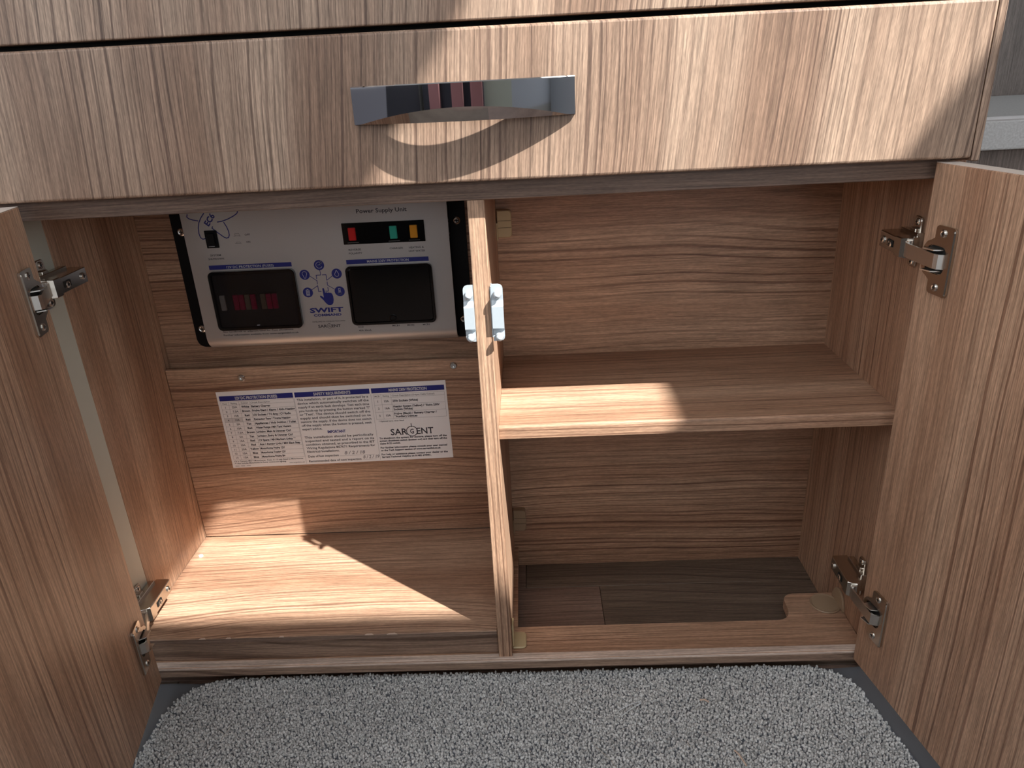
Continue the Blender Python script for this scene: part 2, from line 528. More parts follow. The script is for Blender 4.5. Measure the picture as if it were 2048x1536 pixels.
# shelf (rounded front edge)
bm = bmesh.new()
pts = [(0.0118 + 0.003 - 0.003 * math.sin(math.radians(a)), 0.2848 - 0.003 + 0.003 * math.cos(math.radians(a))) for a in range(0, 91, 18)]
pts += [(0.0118, 0.2706), (0.0124, 0.2700), (DB, 0.2700), (DB, 0.2848)]
prism(bm, pts, 'x', 0.0152, XR - 0.0001)
obj('shelf', bm, W['shelf'], cab)
# raised floor slab of the left compartment with its kick strip
bm = bmesh.new()
box(bm, XL + 0.0005, -0.0008, 0.004, 0.2078, 0.0285, 0.0343, 0.0004)
obj('floor_slab', bm, W['slab'], cab)
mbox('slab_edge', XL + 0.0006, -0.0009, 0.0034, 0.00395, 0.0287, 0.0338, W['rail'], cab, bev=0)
chips = bmesh.new()
for cx, w_ in ((-0.336, .004), (-0.306, .003), (-0.145, .005), (-0.119, .006), (-0.245, .003)):
    prism(chips, [(cx - w_, 0.0033), (cx + w_, 0.0033), (cx + w_ * .5, 0.0052), (cx - w_ * .6, 0.0049)], 'z', 0.0337, 0.03445)
tag(obj('chipped_edge', chips, band_mat, cab), kind='stuff')
mbox('kick_strip', XL + 0.002, -0.0008, 0.0078, 0.020, 0.0002, 0.0268, W['kick'], cab, bev=0.0003)
# base panel with its rounded cut-out
bm = bmesh.new()
cut = [(0.0204, 0.0480), (0.3230, 0.0482)]
for a in range(-90, 1, 18):
    cut.append((0.3300 + 0.0175 * math.cos(math.radians(a)) * .9, 0.0660 + 0.0178 * math.sin(math.radians(a))))
for a in range(180, 89, -18):
    cut.append((0.3600 + 0.0135 * math.cos(math.radians(a)), 0.0820 + 0.0130 * math.sin(math.radians(a))))
out = [(-0.4290, -0.004), (XR - 0.0005, -0.004), (XR - 0.0005, 0.0952)]
out += cut[::-1]
out += [(0.0204, DB - .001), (-0.4140, DB - .001)]
out = [p for i, p in enumerate(out)]
prism(bm, out, 'z', -0.0128, -0.0002, bev=0.0004, seg=1)
bp_ = obj('base_panel', bm, W['base'], cab)
mbox('base_facing', -.4289, XR - .0007, -.0045, -.0041, -.0127, -.0036, W['kick'], cab, bev=0)
bm = bmesh.new()
prof = [(-.0046, -.0034), (-.0046, -.0022), (-.0040, -.0006), (-.0024, 0.0002), (.0052, 0.0002), (.0052, -.0001), (-.0036, -.0034)]
prism(bm, prof, 'x', -.4289, XR - .0007)
for v in bm.verts:
    pass
obj('lit_edge_band', bm, W['band'], cab)
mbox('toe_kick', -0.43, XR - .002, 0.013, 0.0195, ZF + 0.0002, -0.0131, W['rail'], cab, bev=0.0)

# drawers
mbox('drawer_front', XL - 0.012, 0.4160, -0.018, -0.0008, 0.5270, 0.6440, W['drawer'], cab, bev=0.0024, seg=3)
dr2 = mbox('drawer_front', XL - 0.012, 0.4160, -0.018, -0.0008, 0.6482, 0.80, W['drawer2'], cab, bev=0.0012, seg=2)
lower = [c for c in cab.children if c.name.startswith('drawer_front')][0]
# chrome bow handle, part of the lower drawer
bm = bmesh.new()
HX0, HX1, HB, HT = -0.0845, 0.0936, 0.5764, 0.6052
n = 48
prev = None
for i in range(n + 1):
    t = i / n
    x = HX0 + (HX1 - HX0) * t
    b_ = math.sin(math.pi * t) ** 0.75 if 0 < t < 1 else 0.0
    bb = 1 - (2 * t - 1) ** 2
    dep = 0.003 + 0.0245 * bb
    ch = 0.0105 * max(0.0, bb - 0.12) / 0.88
    yf = -0.0182 - dep
    yb = min(-0.0182, yf + 0.0035 + 0.001 * (1 - bb))
    sec = [(yf, HT - 0.0008), (yf, HB + ch + 0.0002), (yf + 0.30 * ch, HB + 0.0002), (max(yb, yf + 0.36 * ch), HB), (yb, HT), (yf + 0.0008, HT)]
    ring = [bm.verts.new((x, a, z)) for a, z in sec]
    if prev:
        for k in range(6):
            bm.faces.new([prev[k], ring[k], ring[(k + 1) % 6], prev[(k + 1) % 6]])
    else: bm.faces.new(ring[::-1])
    prev = ring
bm.faces.new(prev)
for xa, xb in ((HX0, HX0 + .006), (HX1 - .006, HX1)):
    box(bm, xa, xb, -0.0205, -0.0180, HB, HT)
hd = obj('handle', bm, chrome, lower, 'polished chrome bow handle')
# smooth along the bow, flat across the section
for p in hd.data.polygons: p.use_smooth = True
try:
    hd.data.set_sharp_from_angle(angle=math.radians(8))
except Exception:
    for p in hd.data.polygons: p.use_smooth = False

# doors ---------------------------------------------------------------
def door(side):
    if side == 'L':
        a = math.radians(78.446); o = Vector((-0.3839, -0.0148, 0)); d = Vector((math.cos(a), -math.sin(a), 0)); nrm = Vector((math.sin(a), math.cos(a), 0)); mat = W['door_l']
    else:
        a = math.radians(99.563); o = Vector((0.3929, -0.0092, 0)); d = Vector((-math.cos(a), -math.sin(a), 0)); nrm = Vector((-math.sin(a), math.cos(a), 0)); mat = W['door_r']
    # n points to the inside face
    z0, z1 = -0.0066, 0.524
    bm = bmesh.new()
    fs = box(bm, 0, 0.385, -0.015, 0, z0, z1, 0.0007, 1)
    # local frame: x along door, y = normal, z up
    M = Matrix(((d.x, nrm.x, 0, 0), (d.y, nrm.y, 0, 0), (0, 0, 1, 0), (0, 0, 0, 1)))
    me_o = obj('door', bm, mat, None)
    me_o.parent = cab
    Mw = Matrix.Translation(o) @ M
    me_o.data.transform(Matrix.Identity(4))
    return me_o, o, d, nrm, Mw
DOORS = {}
for s in 'LR':
    me_o, o, d, nrm, Mw = door(s)
    # bake the mirrored/rotated frame into the mesh so children stay in world coordinates
    me_o.data.transform(Mw)
    if Mw.determinant() < 0: me_o.data.flip_normals()
    me_o.location = -wloc(cab)
    tb = bmesh.new(); box(tb, 0.0004, 0.3846, -0.0147, -0.0003, 0.5240, 0.5244)
    tb.transform(Mw)
    tb_o = obj('top_edge', tb, pale_band, None, 'pale edge banding'); tb_o.parent = me_o; tb_o.location = (0, 0, 0)
    me_o['label'] = 'left cabinet door, swung open' if s == 'L' else 'right cabinet door, swung wide open'
    DOORS[s] = (me_o, o, d, nrm)

def screw(bm, c, axis, r=0.0034, h=0.0012, mi=0, mi2=1):
    lathe(bm, [(r, -0.0004), (r, h * .55), (r * .72, h), (r * .5, h * .8), (0, h * .75)], c, axis, n=16, mi=mi)
    ax = Vector(axis).normalized(); a = Vector((0, 0, 1)) if abs(ax.z) < .9 else Vector((1, 0, 0))
    b_ = ax.cross(a).normalized(); a = b_.cross(ax)
    for p, q in ((a, b_), (b_, a)):
        cc = Vector(c) + ax * (h * .86)
        vs = [bm.verts.new(cc + p * (sx * r * .5) + q * (sy * r * .11) + ax * 0.0) for sx, sy in ((-1, -1), (1, -1), (1, 1), (-1, 1))]
        vt = [bm.verts.new(v.co + ax * 0.00012) for v in vs]
        f = bm.faces.new(vt); f.material_index = mi2

def hinge(side, zp, za, armx, yrear, lit=False):
    door_o, o, d, nrm = DOORS[side]
    sgn = 1 if side == 'R' else -1
    panel = XR if side == 'R' else XL
    met = nickel
    def D(t, h, z): return o + d * t + nrm * h + Vector((0, 0, z))
    # flange plate with cup opening
    outl = [(.0400, -.026), (.0400, .026), (.0388, .0282), (.0372, .029), (.0200, .029), (.0176, .0278), (.0168, .0255), (.0168, .018)]
    outl += [(.0128 , .0155), (.0085, .0135), (.0055, .0095), (.0045, .004), (.0045, -.004), (.0055, -.0095), (.0085, -.0135), (.0128, -.0155)]
    outl += [(.0168, -.018), (.0168, -.0255), (.0176, -.0278), (.0200, -.029), (.0372, -.029), (.0388, -.0282)]
    inn = rrect(.0095, .0325, -.0118, .0118, .006, 4)
    bm = bmesh.new()
    def loop(P, h): 
        vs = [bm.verts.new(D(t, h, zp + z)) for t, z in P]
        es = [bm.edges.new((vs[i], vs[(i + 1) % len(vs)])) for i in range(len(vs))]
        return vs, es
    HH = 0.0022
    vo, eo = loop(outl, HH); vi, ei = loop(inn, HH)
    bmesh.ops.triangle_fill(bm, use_beauty=True, edges=eo + ei, normal=nrm)
    for top, P in ((vo, outl), (vi, inn)):
        bot = [bm.verts.new(D(t, 0.0002, zp + z)) for t, z in P]
        for i in range(len(P)):
            j = (i + 1) % len(P)
            bm.faces.new([top[i], top[j], bot[j], bot[i]])
    # stiffening rim along the outer edge
    prv = None
    for z in (-.027, -.0255, .0255, .027):
        r_ = 0.0008 if abs(z) > .026 else 0.0016
        ring = [bm.verts.new(D(.0388 + r_ * math.cos(k * math.pi / 3) * .9, HH + 0.0002 + r_ * math.sin(k * math.pi / 3) * .8, zp + z)) for k in range(6)]
        if prv:
            for k in range(6): bm.faces.new([prv[k], prv[(k + 1) % 6], ring[(k + 1) % 6], ring[k]])
        prv = ring
    pl = obj('hinge', bm, met, door_o, 'nickel plated concealed hinge')
    # cup bottom and walls
    bm = bmesh.new()
    P = rrect(.0098, .0322, -.0115, .0115, .006, 4)
    bm.faces.new([bm.verts.new(D(t, 0.0003, zp + z)) for t, z in P])
    cb = obj('cup', bm, blackhole, None)
    cb.parent = pl; cb.location = (0, 0, 0)
    # two-part link arm: strip bent between the cup and the mounting arm
    bm = bmesh.new()
    A0 = D(.0315, .0006, 0); A1 = D(.0290, .0062, 0); A2 = D(.0265, .0074, 0)
    E0 = Vector((armx + sgn * 0.0002, 0.0035, 0)); E1 = Vector((armx + sgn * 0.0012, 0.0075, 0)); E2 = Vector((armx + sgn * 0.0060, 0.0090, 0))
    path = [A0, A1, A2, A2.lerp(E0, .33), A2.lerp(E0, .66), A2.lerp(E0, .94), E0.lerp(E1, .5), E1, E2]
    hw, th = 0.0062, 0.0009
    prv = None
    dirs = []
    for i, p in enumerate(path):
        tg = (path[min(i + 1, len(path) - 1)] - path[max(0, i - 1)]).normalized()
        q = tg.cross(Vector((0, 0, 1))).normalized()
        zc = zp + (za - zp) * (i / (len(path) - 1))
        ring = [bm.verts.new(p + q * s1 * th + Vector((0, 0, zc + s2 * hw))) for s1, s2 in ((-1, -1), (1, -1), (1, 1), (-1, 1))]
        if prv:
            for k in range(4): bm.faces.new([prv[k], prv[(k + 1) % 4], ring[(k + 1) % 4], ring[k]])
        else: bm.faces.new(ring)
        prv = ring
    bm.faces.new(prv)
    # rolled knuckle at the arm end and flanges of the inner link
    lathe(bm, [(0, -hw - .001), (.0026, -hw - .001), (.0026, hw + .001), (0, hw + .001)], Vector((armx + sgn * .0035, .006, za)), (0, 0, 1), n=14)
    P0 = D(.016, .003, zp)
    for zz in (-.0085, .0085):
        vs = [D(.0125, .0005, zp + zz), D(.027, .0005, zp + zz), D(.024, .0075, zp + zz), D(.0135, .0095, zp + zz)]
        a_ = [bm.verts.new(v) for v in vs]; b2 = [bm.verts.new(v + Vector((0, 0, .001 * (1 if zz > 0 else -1)))) for v in vs]
        bm.faces.new(a_); bm.faces.new(b2[::-1])
        for k in range(4): bm.faces.new([a_[k], b2[k], b2[(k + 1) % 4], a_[(k + 1) % 4]])
    ar = obj('link_arm', bm, nickel_lit, None); ar.parent = pl; ar.location = (0, 0, 0)
    # mounting arm: channel running back along the side panel
    bm = bmesh.new()
    xf = armx; xb_ = panel - sgn * 0.006
    def bx(xa, xb, *r, bev=.0):
        box(bm, min(xa, xb), max(xa, xb), *r, bev)
    # tapered hull in plan (x-y), extruded in z
    hull = [(xf, .016), (xf - sgn * .0015, .021), (xf - sgn * .0005, yrear - .002), (xf + sgn * .0012, yrear), (xb_, yrear), (xb_, .016), (xf + sgn * .006, .0095)]
    prism(bm, hull, 'z', za - .0076, za + .0076, bev=.0006, seg=1)
    # hood in front that carries the knuckle
    hood = [(xf + sgn * .0020, .0080), (xf - sgn * .0022, .0105), (xf - sgn * .0024, .020), (xf - sgn * .0006, .0225), (xf + sgn * .010, .0225), (xf + sgn * .012, .010), (xf + sgn * .007, .0060)]
    prism(bm, hood, 'z', za - .0090, za + .0088, bev=.0008, seg=1)
    # step and ribs on the channel
    bx(xb_ - sgn * .002, panel - sgn * .001, .018, yrear - .006, za - .0105, za + .0105, bev=.0006)
    # open slot
    bm.faces.ensure_lookup_table()
    ma = obj('mounting_arm', bm, met, None); ma.parent = pl; ma.location = (0, 0, 0)
    bm = bmesh.new()
    xs_ = xf - sgn * .0015
    box(bm, min(xs_, xs_ - sgn * .0004), max(xs_, xs_ - sgn * .0004), .0255, .0365, za - .003, za + .003, 0)
    so_ = obj('slot', bm, blackhole, None); so_.parent = pl; so_.location = (0, 0, 0)
    # winged mounting plate on the panel
    bm = bmesh.new()
    wy0, wy1 = .0245, .0385
    P = rrect(wy0, wy1, za - .0235, za + .0235, .004, 4)
    xa, xb = panel - sgn * .0002, panel - sgn * .0028
    prism(bm, P, 'x', min(xa, xb), max(xa, xb), bev=.0007, seg=1)
    P = rrect(wy0 + .002, wy1 - .002, za - .0135, za + .0135, .002, 3)
    prism(bm, P, 'x', min(xa, panel - sgn * .006), max(xa, panel - sgn * .006), bev=.0006, seg=1)
    wp = obj('mounting_plate', bm, nickel, None); wp.parent = pl; wp.location = (0, 0, 0)
    for c, ax_ in ((D(.0262, HH, zp + .0228), nrm), (D(.0262, HH, zp - .0228), nrm),
                   (Vector((xs_ + sgn * .0002, yrear - .009, za)), (-sgn, 0, 0)), (Vector((xs_ + sgn * .0001, .0315, za - .001)), (-sgn, 0, 0)),
                   (Vector((xb, .0315, za + .0185)), (-sgn, 0, 0)), (Vector((xb, .0315, za - .0185)), (-sgn, 0, 0))):
        bm = bmesh.new(); screw(bm, c, ax_, 0.0034)
        s_ = obj('screw', bm, [screw_m, blackhole], None); s_.parent = pl; s_.location = (0, 0, 0)
hinge('R', 0.4468, 0.4485, 0.386, 0.0560)
hinge('R', 0.0722, 0.0735, 0.386, 0.0600)
hinge('L', 0.4465, 0.4445, -0.392, 0.0680)
hinge('L', 0.0650, 0.0660, -0.392, 0.0640)

# catch plates on the divider ----------------------------------------
def catch(x0, x1, side):
    bm = bmesh.new()
    T = .0013
    # strap: pads at the ends, raised bridge between, outer corners rounded
    zk = [.3800, .3808, .3822, .3842, .3880, .3905, .3912, .3935, .3945, .4140, .4150, .4184, .4192, .4230, .4300, .4320, .4334, .4342]
    def ydep(z):
        if z <= .3905 or z >= .4190: return -.0012
        if z < .3935: return -.0012 - .0040 * (z - .3905) / .0030
        if z > .4145: return -.0052 + .0040 * (z - .4145) / .0045
        return -.0052
    prv = None
    for z in zk:
        e = min(z - .3800, .4342 - z); rr_ = .0042
        cutx = 0 if e >= rr_ else rr_ - math.sqrt(max(0, rr_ ** 2 - (rr_ - e) ** 2))
        xa_, xb_ = (x0 + cutx, x1) if side < 0 else (x0, x1 - cutx)
        yy = ydep(z)
        ring = [bm.verts.new(c) for c in ((xa_, yy, z), (xb_, yy, z), (xb_, yy + T, z), (xa_, yy + T, z))]
        if prv:
            for k in range(4): bm.faces.new([prv[k], prv[(k + 1) % 4], ring[(k + 1) % 4], ring[k]])
        else: bm.faces.new(ring[::-1])
        prv = ring
    bm.faces.new(prv)
    # flange that screws to the divider side
    xa, xb = (-.0011, -.0002) if side < 0 else (.0152, .0161)
    box(bm, xa, xb, -.0010, .016, .3835, .4310, .0003)
    o_ = obj('catch_plate', bm, zinc, cab, 'pale grey metal catch plate')
    for zc in (.4252, .3848):
        bm = bmesh.new()
        lathe(bm, [(.0038, 0), (.0038, .0015), (.0031, .0022), (.0031, .0045), (.0034, .0050), (.0030, .0068), (.0016, .0082), (0.0006, .0088), (0, .0090)], ((x0 + x1) / 2 + .0003, -.0012, zc), (0, -1, 0), n=20)
        p_ = obj('catch_pin', bm, zinc, None, smooth=True); p_.parent = o_; p_.location = (0, 0, 0)
catch(-.0094, -.0002, -1)
catch(.0162, .0268, 1)

# corner blocks --------------------------------------------------------
for (z0, z1, mt) in ((.4347, .4656, beige), (.0330, .0650, brownp)):
    bm = bmesh.new()
    P = rrect(.0162, .0328, z0, z1, .0045, 4, (0, 1, 1, 0))
    prism(bm, P, 'y', DB - .0105, DB - .0002, bev=.0008, seg=1)
    h = (z1 - z0)
    box(bm, .0152, .0166, DB - .0112, DB - .0002, z0 - .003, z0 + h * .55)
    b0 = obj('corner_block', bm, mt, cab)
    bm = bmesh.new()
    for f in (.36, .62):
        box(bm, .0168, .0325, DB - .0107, DB - .0104, z0 + h * f, z0 + h * f + .0004)
    s_ = obj('block_seam', bm, blackhole, None); s_.parent = b0; s_.location = (0, 0, 0)
bm = bmesh.new()
P = rrect(.0160, .0312, .0115, .0375, .005, 4, (0, 1, 1, 0))
prism(bm, P, 'z', .0001, .0028, bev=.0008, seg=1)
prism(bm, rrect(.0135, .0335, 0, .030, .006, 4, (0, 0, 1, 1)), 'x', .0152, .0176, bev=.0006, seg=1)
obj('corner_bracket', bm, beige, cab, 'beige plastic corner bracket at the divider foot')
bm = bmesh.new()
lathe(bm, [(0, .0001), (.0172, .0001), (.0178, .0012), (.0172, .0022), (.0150, .0014), (0, .0014)], (.3925, .0735, 0), (0, 0, 1), n=28)
P = [(.0735 + .0165 * math.cos(math.radians(a)), .0002 + .021 * math.sin(math.radians(a))) for a in range(0, 181, 12)]
prism(bm, P, 'x', .4064, .4092, bev=.0006, seg=1)
obj('corner_bracket', bm, brownp, cab, 'brown plastic disc bracket against the right side panel')
# panel screws
for x, z in ((-.3186, .2704), (-.0486, .2760)):
    bm = bmesh.new(); lathe(bm, [(.0047, 0), (.0047, .0008), (.0036, .0020), (.0018, .0021), (.0017, .0004), (0, .0004)], (x, .208, z), (0, -1, 0), n=20)
    obj('panel_screw', bm, screw_m, cab, smooth=False)
bm = bmesh.new(); lathe(bm, [(.0030, 0), (.0028, .0015), (0, .0018)], (-.403, .163, .0343), (0, 0, 1), n=12)
obj('cover_cap', bm, plain('white_cap', (.85, .85, .82), .4), cab, 'small white cap')

# ------------------------------------------------------------------ power supply unit
psu = empty('power_supply_unit', (-.19, .222, .31), 'silver fronted power supply unit with black end flanges and blue print', 'power unit')
bm = bmesh.new()
prism(bm, rrect(-.3704, -.0218, .3095, .500, .010, 6), 'y', .2205, .2238, bev=.0006, seg=1)
obj('back_plate', bm, black, psu, 'black flanged back plate')
bm = bmesh.new(); box(bm, -.345, -.0405, .2012, .2203, .330, .500); box(bm, -.345, -.0405, .2100, .2203, .3145, .3302)
hs_ = obj('housing', bm, black, psu)
bm = bmesh.new()
for z in (.452, .456, .44, .436): box(bm, -.04045, -.0402, .206, .214, z, z + .0016)
v_ = obj('vent_slot', bm, greyink, None); v_.parent = hs_; v_.location = (0, 0, 0)
bm = bmesh.new()
R_ = .0190
def bend(off, n=12):
    r = R_ - off
    return [(.199 + R_ - r * math.sin(math.radians(90 * k / n)), .3106 + R_ - r * math.cos(math.radians(90 * k / n))) for k in range(n + 1)]
pr = [(.2195, .3106)] + bend(0) + [(.199, .500), (.2005, .500)] + bend(.0015)[::-1] + [(.2195, .3121)]
prism(bm, pr, 'x', -.3475, -.0399)
cov = obj('cover', bm, silver, psu, 'silver painted front cover', smooth=True)
try: cov.data.set_sharp_from_angle(angle=math.radians(30))
except Exception: pass
for x, z in ((-.3596, .4546), (-.3603, .3337), (-.0322, .4536), (-.0330, .3330)):
    bm = bmesh.new(); screw(bm, (x, .2205, z), (0, -1, 0), .0046, .0022)
    obj('screw', bm, [screw_m, blackhole], psu)
# frames
def framed(x0, x1, z0, z1, rr, wdt, ydep, mat, name, lab=None):
    bm = bmesh.new()
    O_ = rrect(x0, x1, z0, z1, rr, 5); I_ = rrect(x0 + wdt, x1 - wdt, z0 + wdt, z1 - wdt, max(rr - wdt, .001), 5)
    n = len(O_)
    L_ = []
    for P, y in ((O_, .1988), (O_, .1988 - ydep + .0008), ([(a + (b[0] - a) * .2, c + (b[1] - c) * .2) for (a, c), b in zip(O_, I_)], .1988 - ydep), (I_, .1988 - ydep), (I_, .1988)):
        L_.append([bm.verts.new((a, y, c)) for a, c in P])
    for q in range(4):
        for i in range(n):
            j = (i + 1) % n
            bm.faces.new([L_[q][i], L_[q][j], L_[q + 1][j], L_[q + 1][i]])
    return obj(name, bm, mat, psu, lab)
fb = framed(-.3283, -.2248, .3378, .4106, .006, .0035, .0055, blackgloss, 'fuse_box', 'fuse box with smoked lid')
bm = bmesh.new(); box(bm, -.325, -.2282, .1979, .1985, .341, .4072)
x_ = obj('fuse_panel', bm, plain('fuse_panel', (.06, .05, .05), .5), None); x_.parent = fb; x_.location = -wloc(psu) * 0
fuses = [(-.3170, fuse_w), (-.3010, fuse_r), (-.2940, fuse_r), (-.2870, fuse_t), (-.2800, fuse_r), (-.2680, fuse_t), (-.2610, fuse_r), (-.2540, fuse_r)]
for x, mt in fuses:
    bm = bmesh.new()
    box(bm, x - .0030, x + .0030, .1950, .1979, .3630, .3815, .0005)
    box(bm, x - .0018, x + .0018, .1944, .1951, .3670, .3775, .0002)
    f_ = obj('fuse', bm, mt, None); f_.parent = fb; f_.location = (0, 0, 0)
bm = bmesh.new(); box(bm, -.3247, -.2284, .1937, .1943, .3412, .4070, .0002)
box(bm, -.281, -.270, .1925, .1938, .3405, .3425, .0003)
l_ = obj('lid', bm, smoke, None, 'smoked clear lid'); l_.parent = fb; l_.location = (0, 0, 0)
bm = bmesh.new(); box(bm, -.2795, -.2760, .1921, .1926, .3440, .3446)
l_ = obj('lid_mark', bm, whiteink, None); l_.parent = fb; l_.location = (0, 0, 0)
bb_ = framed(-.1645, -.0626, .3380, .4104, .006, .0030, .0058, blackgloss, 'breaker_box', 'glossy black breaker box')
bm = bmesh.new(); prism(bm, rrect(-.1612, -.0658, .3412, .4072, .004, 4), 'y', .1938, .1985, bev=.0007, seg=2)
l_ = obj('lid', bm, blackgloss, None); l_.parent = bb_; l_.location = (0, 0, 0)
bm = bmesh.new(); lathe(bm, [(.0045, 0), (.0045, .0012), (.0036, .0013), (.0030, .0004), (0, .0003)], (-.1145, .1938, .3455), (0, -1, 0), n=16)
l_ = obj('lid_catch', bm, blackgloss, None); l_.parent = bb_; l_.location = (0, 0, 0)
# indicator strip
bm = bmesh.new(); box(bm, -.1627, -.0674, .1976, .1989, .4353, .4599, .0003)
ip = obj('indicator_panel', bm, blackgloss, psu)
for x, mt in ((-.1514, red_m), (-.1035, green_m), (-.0800, amber_m)):
    bm = bmesh.new(); box(bm, x - .0043, x + .0043, .1960, .1976, .4400, .4548, .0006)
    box(bm, x - .0034, x + .0034, .1956, .1961, .4408, .4540)
    l_ = obj('indicator_lamp', bm, mt, None); l_.parent = ip; l_.location = (0, 0, 0)
    bm = bmesh.new(); box(bm, x - .0065, x + .0065, .1972, .1976, .4372, .4375)
    l_ = obj('lamp_surround', bm, greyink, None); l_.parent = ip; l_.location = (0, 0, 0)
bm = bmesh.new(); box(bm, -.3227, -.3085, .1970, .1989, .4384, .4588, .0004)
sw = obj('shutdown_switch', bm, black, psu)
bm = bmesh.new(); box(bm, -.3197, -.3112, .1940, .1970, .4405, .4560, .0006)
l_ = obj('button', bm, black, None); l_.parent = sw; l_.location = (0, 0, 0)
bm = bmesh.new(); box(bm, -.3190, -.3120, .1936, .1941, .4408, .4412)
l_ = obj('button_edge', bm, whiteink, None); l_.parent = sw; l_.location = (0, 0, 0)

# print on the cover; u = world x, v = world z
P = Print((0, .199, 0), (1, 0, 0), (0, 0, 1))
C_ = lambda s: s
P.rect('blue', -.3262, -.2278, .4125, .4177)
P.text('white', '12V DC PROTECTION (FUSES)', -.2773, .4135, .0028, .056, 'c')
P.rect('blue', -.1630, -.0660, .4120, .4172)
P.text('white', 'MAINS 230V PROTECTION', -.1140, .4131, .0028, .049, 'c')
P.text('ink', 'Power Supply Unit', -.1438, .4705, .0046, .0580, 'l')
P.text('ink', 'OFF', -.2766, .4510, .0020, .0062)
P.text('ink', 'ON', -.2763, .4426, .0020, .0047)
P.line('ink', [(-.2898, .4508), (-.2880, .4508), (-.2880, .4536), (-.2830, .4536), (-.2830, .4508), (-.2812, .4508)], .0003)
P.line('ink', [(-.2880, .4512), (-.2830, .4512)], .0003)
P.line('ink', [(-.2895, .4425), (-.2819, .4425)], .0003)
P.line('ink', [(-.2882, .4428), (-.2875, .4439), (-.2838, .4439), (-.2830, .4428)], .0003)
P.text('ink', 'SYSTEM', -.3216, .4286, .0021, .0125)
P.text('ink', 'SHUTDOWN', -.3248, .4243, .0021, .0187)
P.text('ink', 'REVERSE', -.1582, .4279, .0021, .0145)
P.text('ink', 'POLARITY', -.1585, .4236, .0021, .0157)
P.text('ink', 'CHARGER', -.1101, .4276, .0021, .0157)
P.text('ink', 'HEATING &', -.0876, .4275, .0021, .0174)
P.text('ink', 'HOT WATER', -.0881, .4233, .0021, .0190)
P.text('ink', 'RCD', -.1588, .3335, .0020, .0062)
P.text('ink', '40A 30mA', -.1589, .3290, .0020, .0155)
P.text('ink', 'MCB1', -.1173, .3335, .0020, .0085)
P.text('ink', 'MCB2', -.0991, .3334, .0020, .0085)
P.text('ink', 'MCB3', -.0803, .3333, .0020, .0085)
P.text('ink', 'See handbook or adjacent label for Fuse allocations.', -.3254, .3343, .0019, .0872)
P.text('ink', 'Further information available from www.sargentltd.co.uk', -.3256, .3300, .0020, .0928)
# orbit logo with the model lettering cut by the rail
cx, cz = -.3090, .4810
for L_ in ([(-.3385, .4780), (-.3395, .4750), (-.3375, .4730), (-.3334, .4715), (-.3275, .4702)],
           [(-.3055, .4679), (-.3000, .4685), (-.2930, .4706), (-.2860, .4736), (-.2812, .4764), (-.2797, .4785), (-.2812, .4815)],
           [(-.3190, .4785), (-.3235, .4735), (-.3270, .4680), (-.3289, .4620), (-.3295, .4555), (-.3286, .4510), (-.3265, .4491), (-.3240, .4493), (-.3222, .4506)],
           [(-.2981, .4673), (-.2958, .4620), (-.2945, .4570), (-.2945, .4525), (-.2958, .4497), (-.2985, .4490), (-.3015, .4506), (-.3078, .4562), (-.3130, .4612), (-.3120, .4630)]):
    P.line('blue', L_, .0011)
P.text('blue', 'EC6', -.3165, .4632, .0064, None, 'l', True, rot=math.radians(50))
# round emblem over the title, its lower arc just shows
P.ring('ink', -.1150, .4860, .0060, .0010, 180, 360)
# command emblem
CI = [(-.1956, .4126, 'gauge'), (-.2144, .4018, 'bulb'), (-.1762, .4015, 'drop'), (-.2138, .3802, 'battery'), (-.1756, .3800, 'thermo')]
for a, b, k in CI:
    P.circle('blue', a, b, .0061)
    if k == 'gauge':
        P.ring('white', a, b, .0037, .0005, 60, 330); P.ring('white', a, b - .0006, .0015, .0005, 20, 160); P.line('white', [(a, b), (a + .0018, b + .0018)], .0006); P.ring('white', a + .0024, b + .0028, .0012, .0006)
    if k == 'bulb':
        P.ring('white', a, b + .0012, .0027, .0005, -40, 220); P.line('white', [(a - .0020, b - .0006), (a - .0008, b - .0042), (a + .0008, b - .0042), (a + .0020, b - .0006)], .0005)
    if k == 'drop':
        P.ring('white', a, b - .0010, .0024, .0005, -205, 25); P.line('white', [(a - .0022, b), (a, b + .0042), (a + .0022, b)], .0005)
    if k == 'battery':
        P.line('white', [(a - .0018, b - .0036), (a + .0018, b - .0036), (a + .0018, b + .0028), (a - .0018, b + .0028)], .0005, True)
        for q in (-.0024, -.0008, .0008): P.line('white', [(a - .0012, b + q), (a + .0012, b + q)], .0008)
        P.line('white', [(a - .0008, b + .0036), (a + .0008, b + .0036)], .0006)
    if k == 'thermo':
        P.ring('white', a, b - .0022, .0019, .0006, 120, 420); P.line('white', [(a - .0010, b - .0005), (a - .0010, b + .0036), (a + .0010, b + .0036), (a + .0010, b - .0005)], .0005); P.line('white', [(a, b - .002), (a, b + .0015)], .0006)
x0, x1, z0, z1 = -.2008, -.1890, .3808, .4007
P.line('blue', [(-.1956, .4066), (-.1953, z1)], .0007)
P.line('blue', [(-.2085, .4000), (x0, .3940)], .0007); P.line('blue', [(-.1818, .3990), (x1, .3940)], .0007)
P.line('blue', [(-.2086, .3832), (x0, .3880)], .0007); P.line('blue', [(-.1812, .3828), (x1, .3880)], .0007)
P.line('blue', [(-.1953, z1), (x0, z1), (x0, .3962)], .0008); P.line('blue', [(-.1935, z1), (x1, z1), (x1, .3940)], .0008)
P.line('blue', [(x0, .3945), (x0, .3898)], .0008); P.line('blue', [(x1, .3922), (x1, .3880)], .0008)
P.line('blue', [(x0, .3880), (x0, z0), (-.1975, z0)], .0008); P.line('blue', [(x1, .3855), (x1, z0), (-.1925, z0)], .0008)
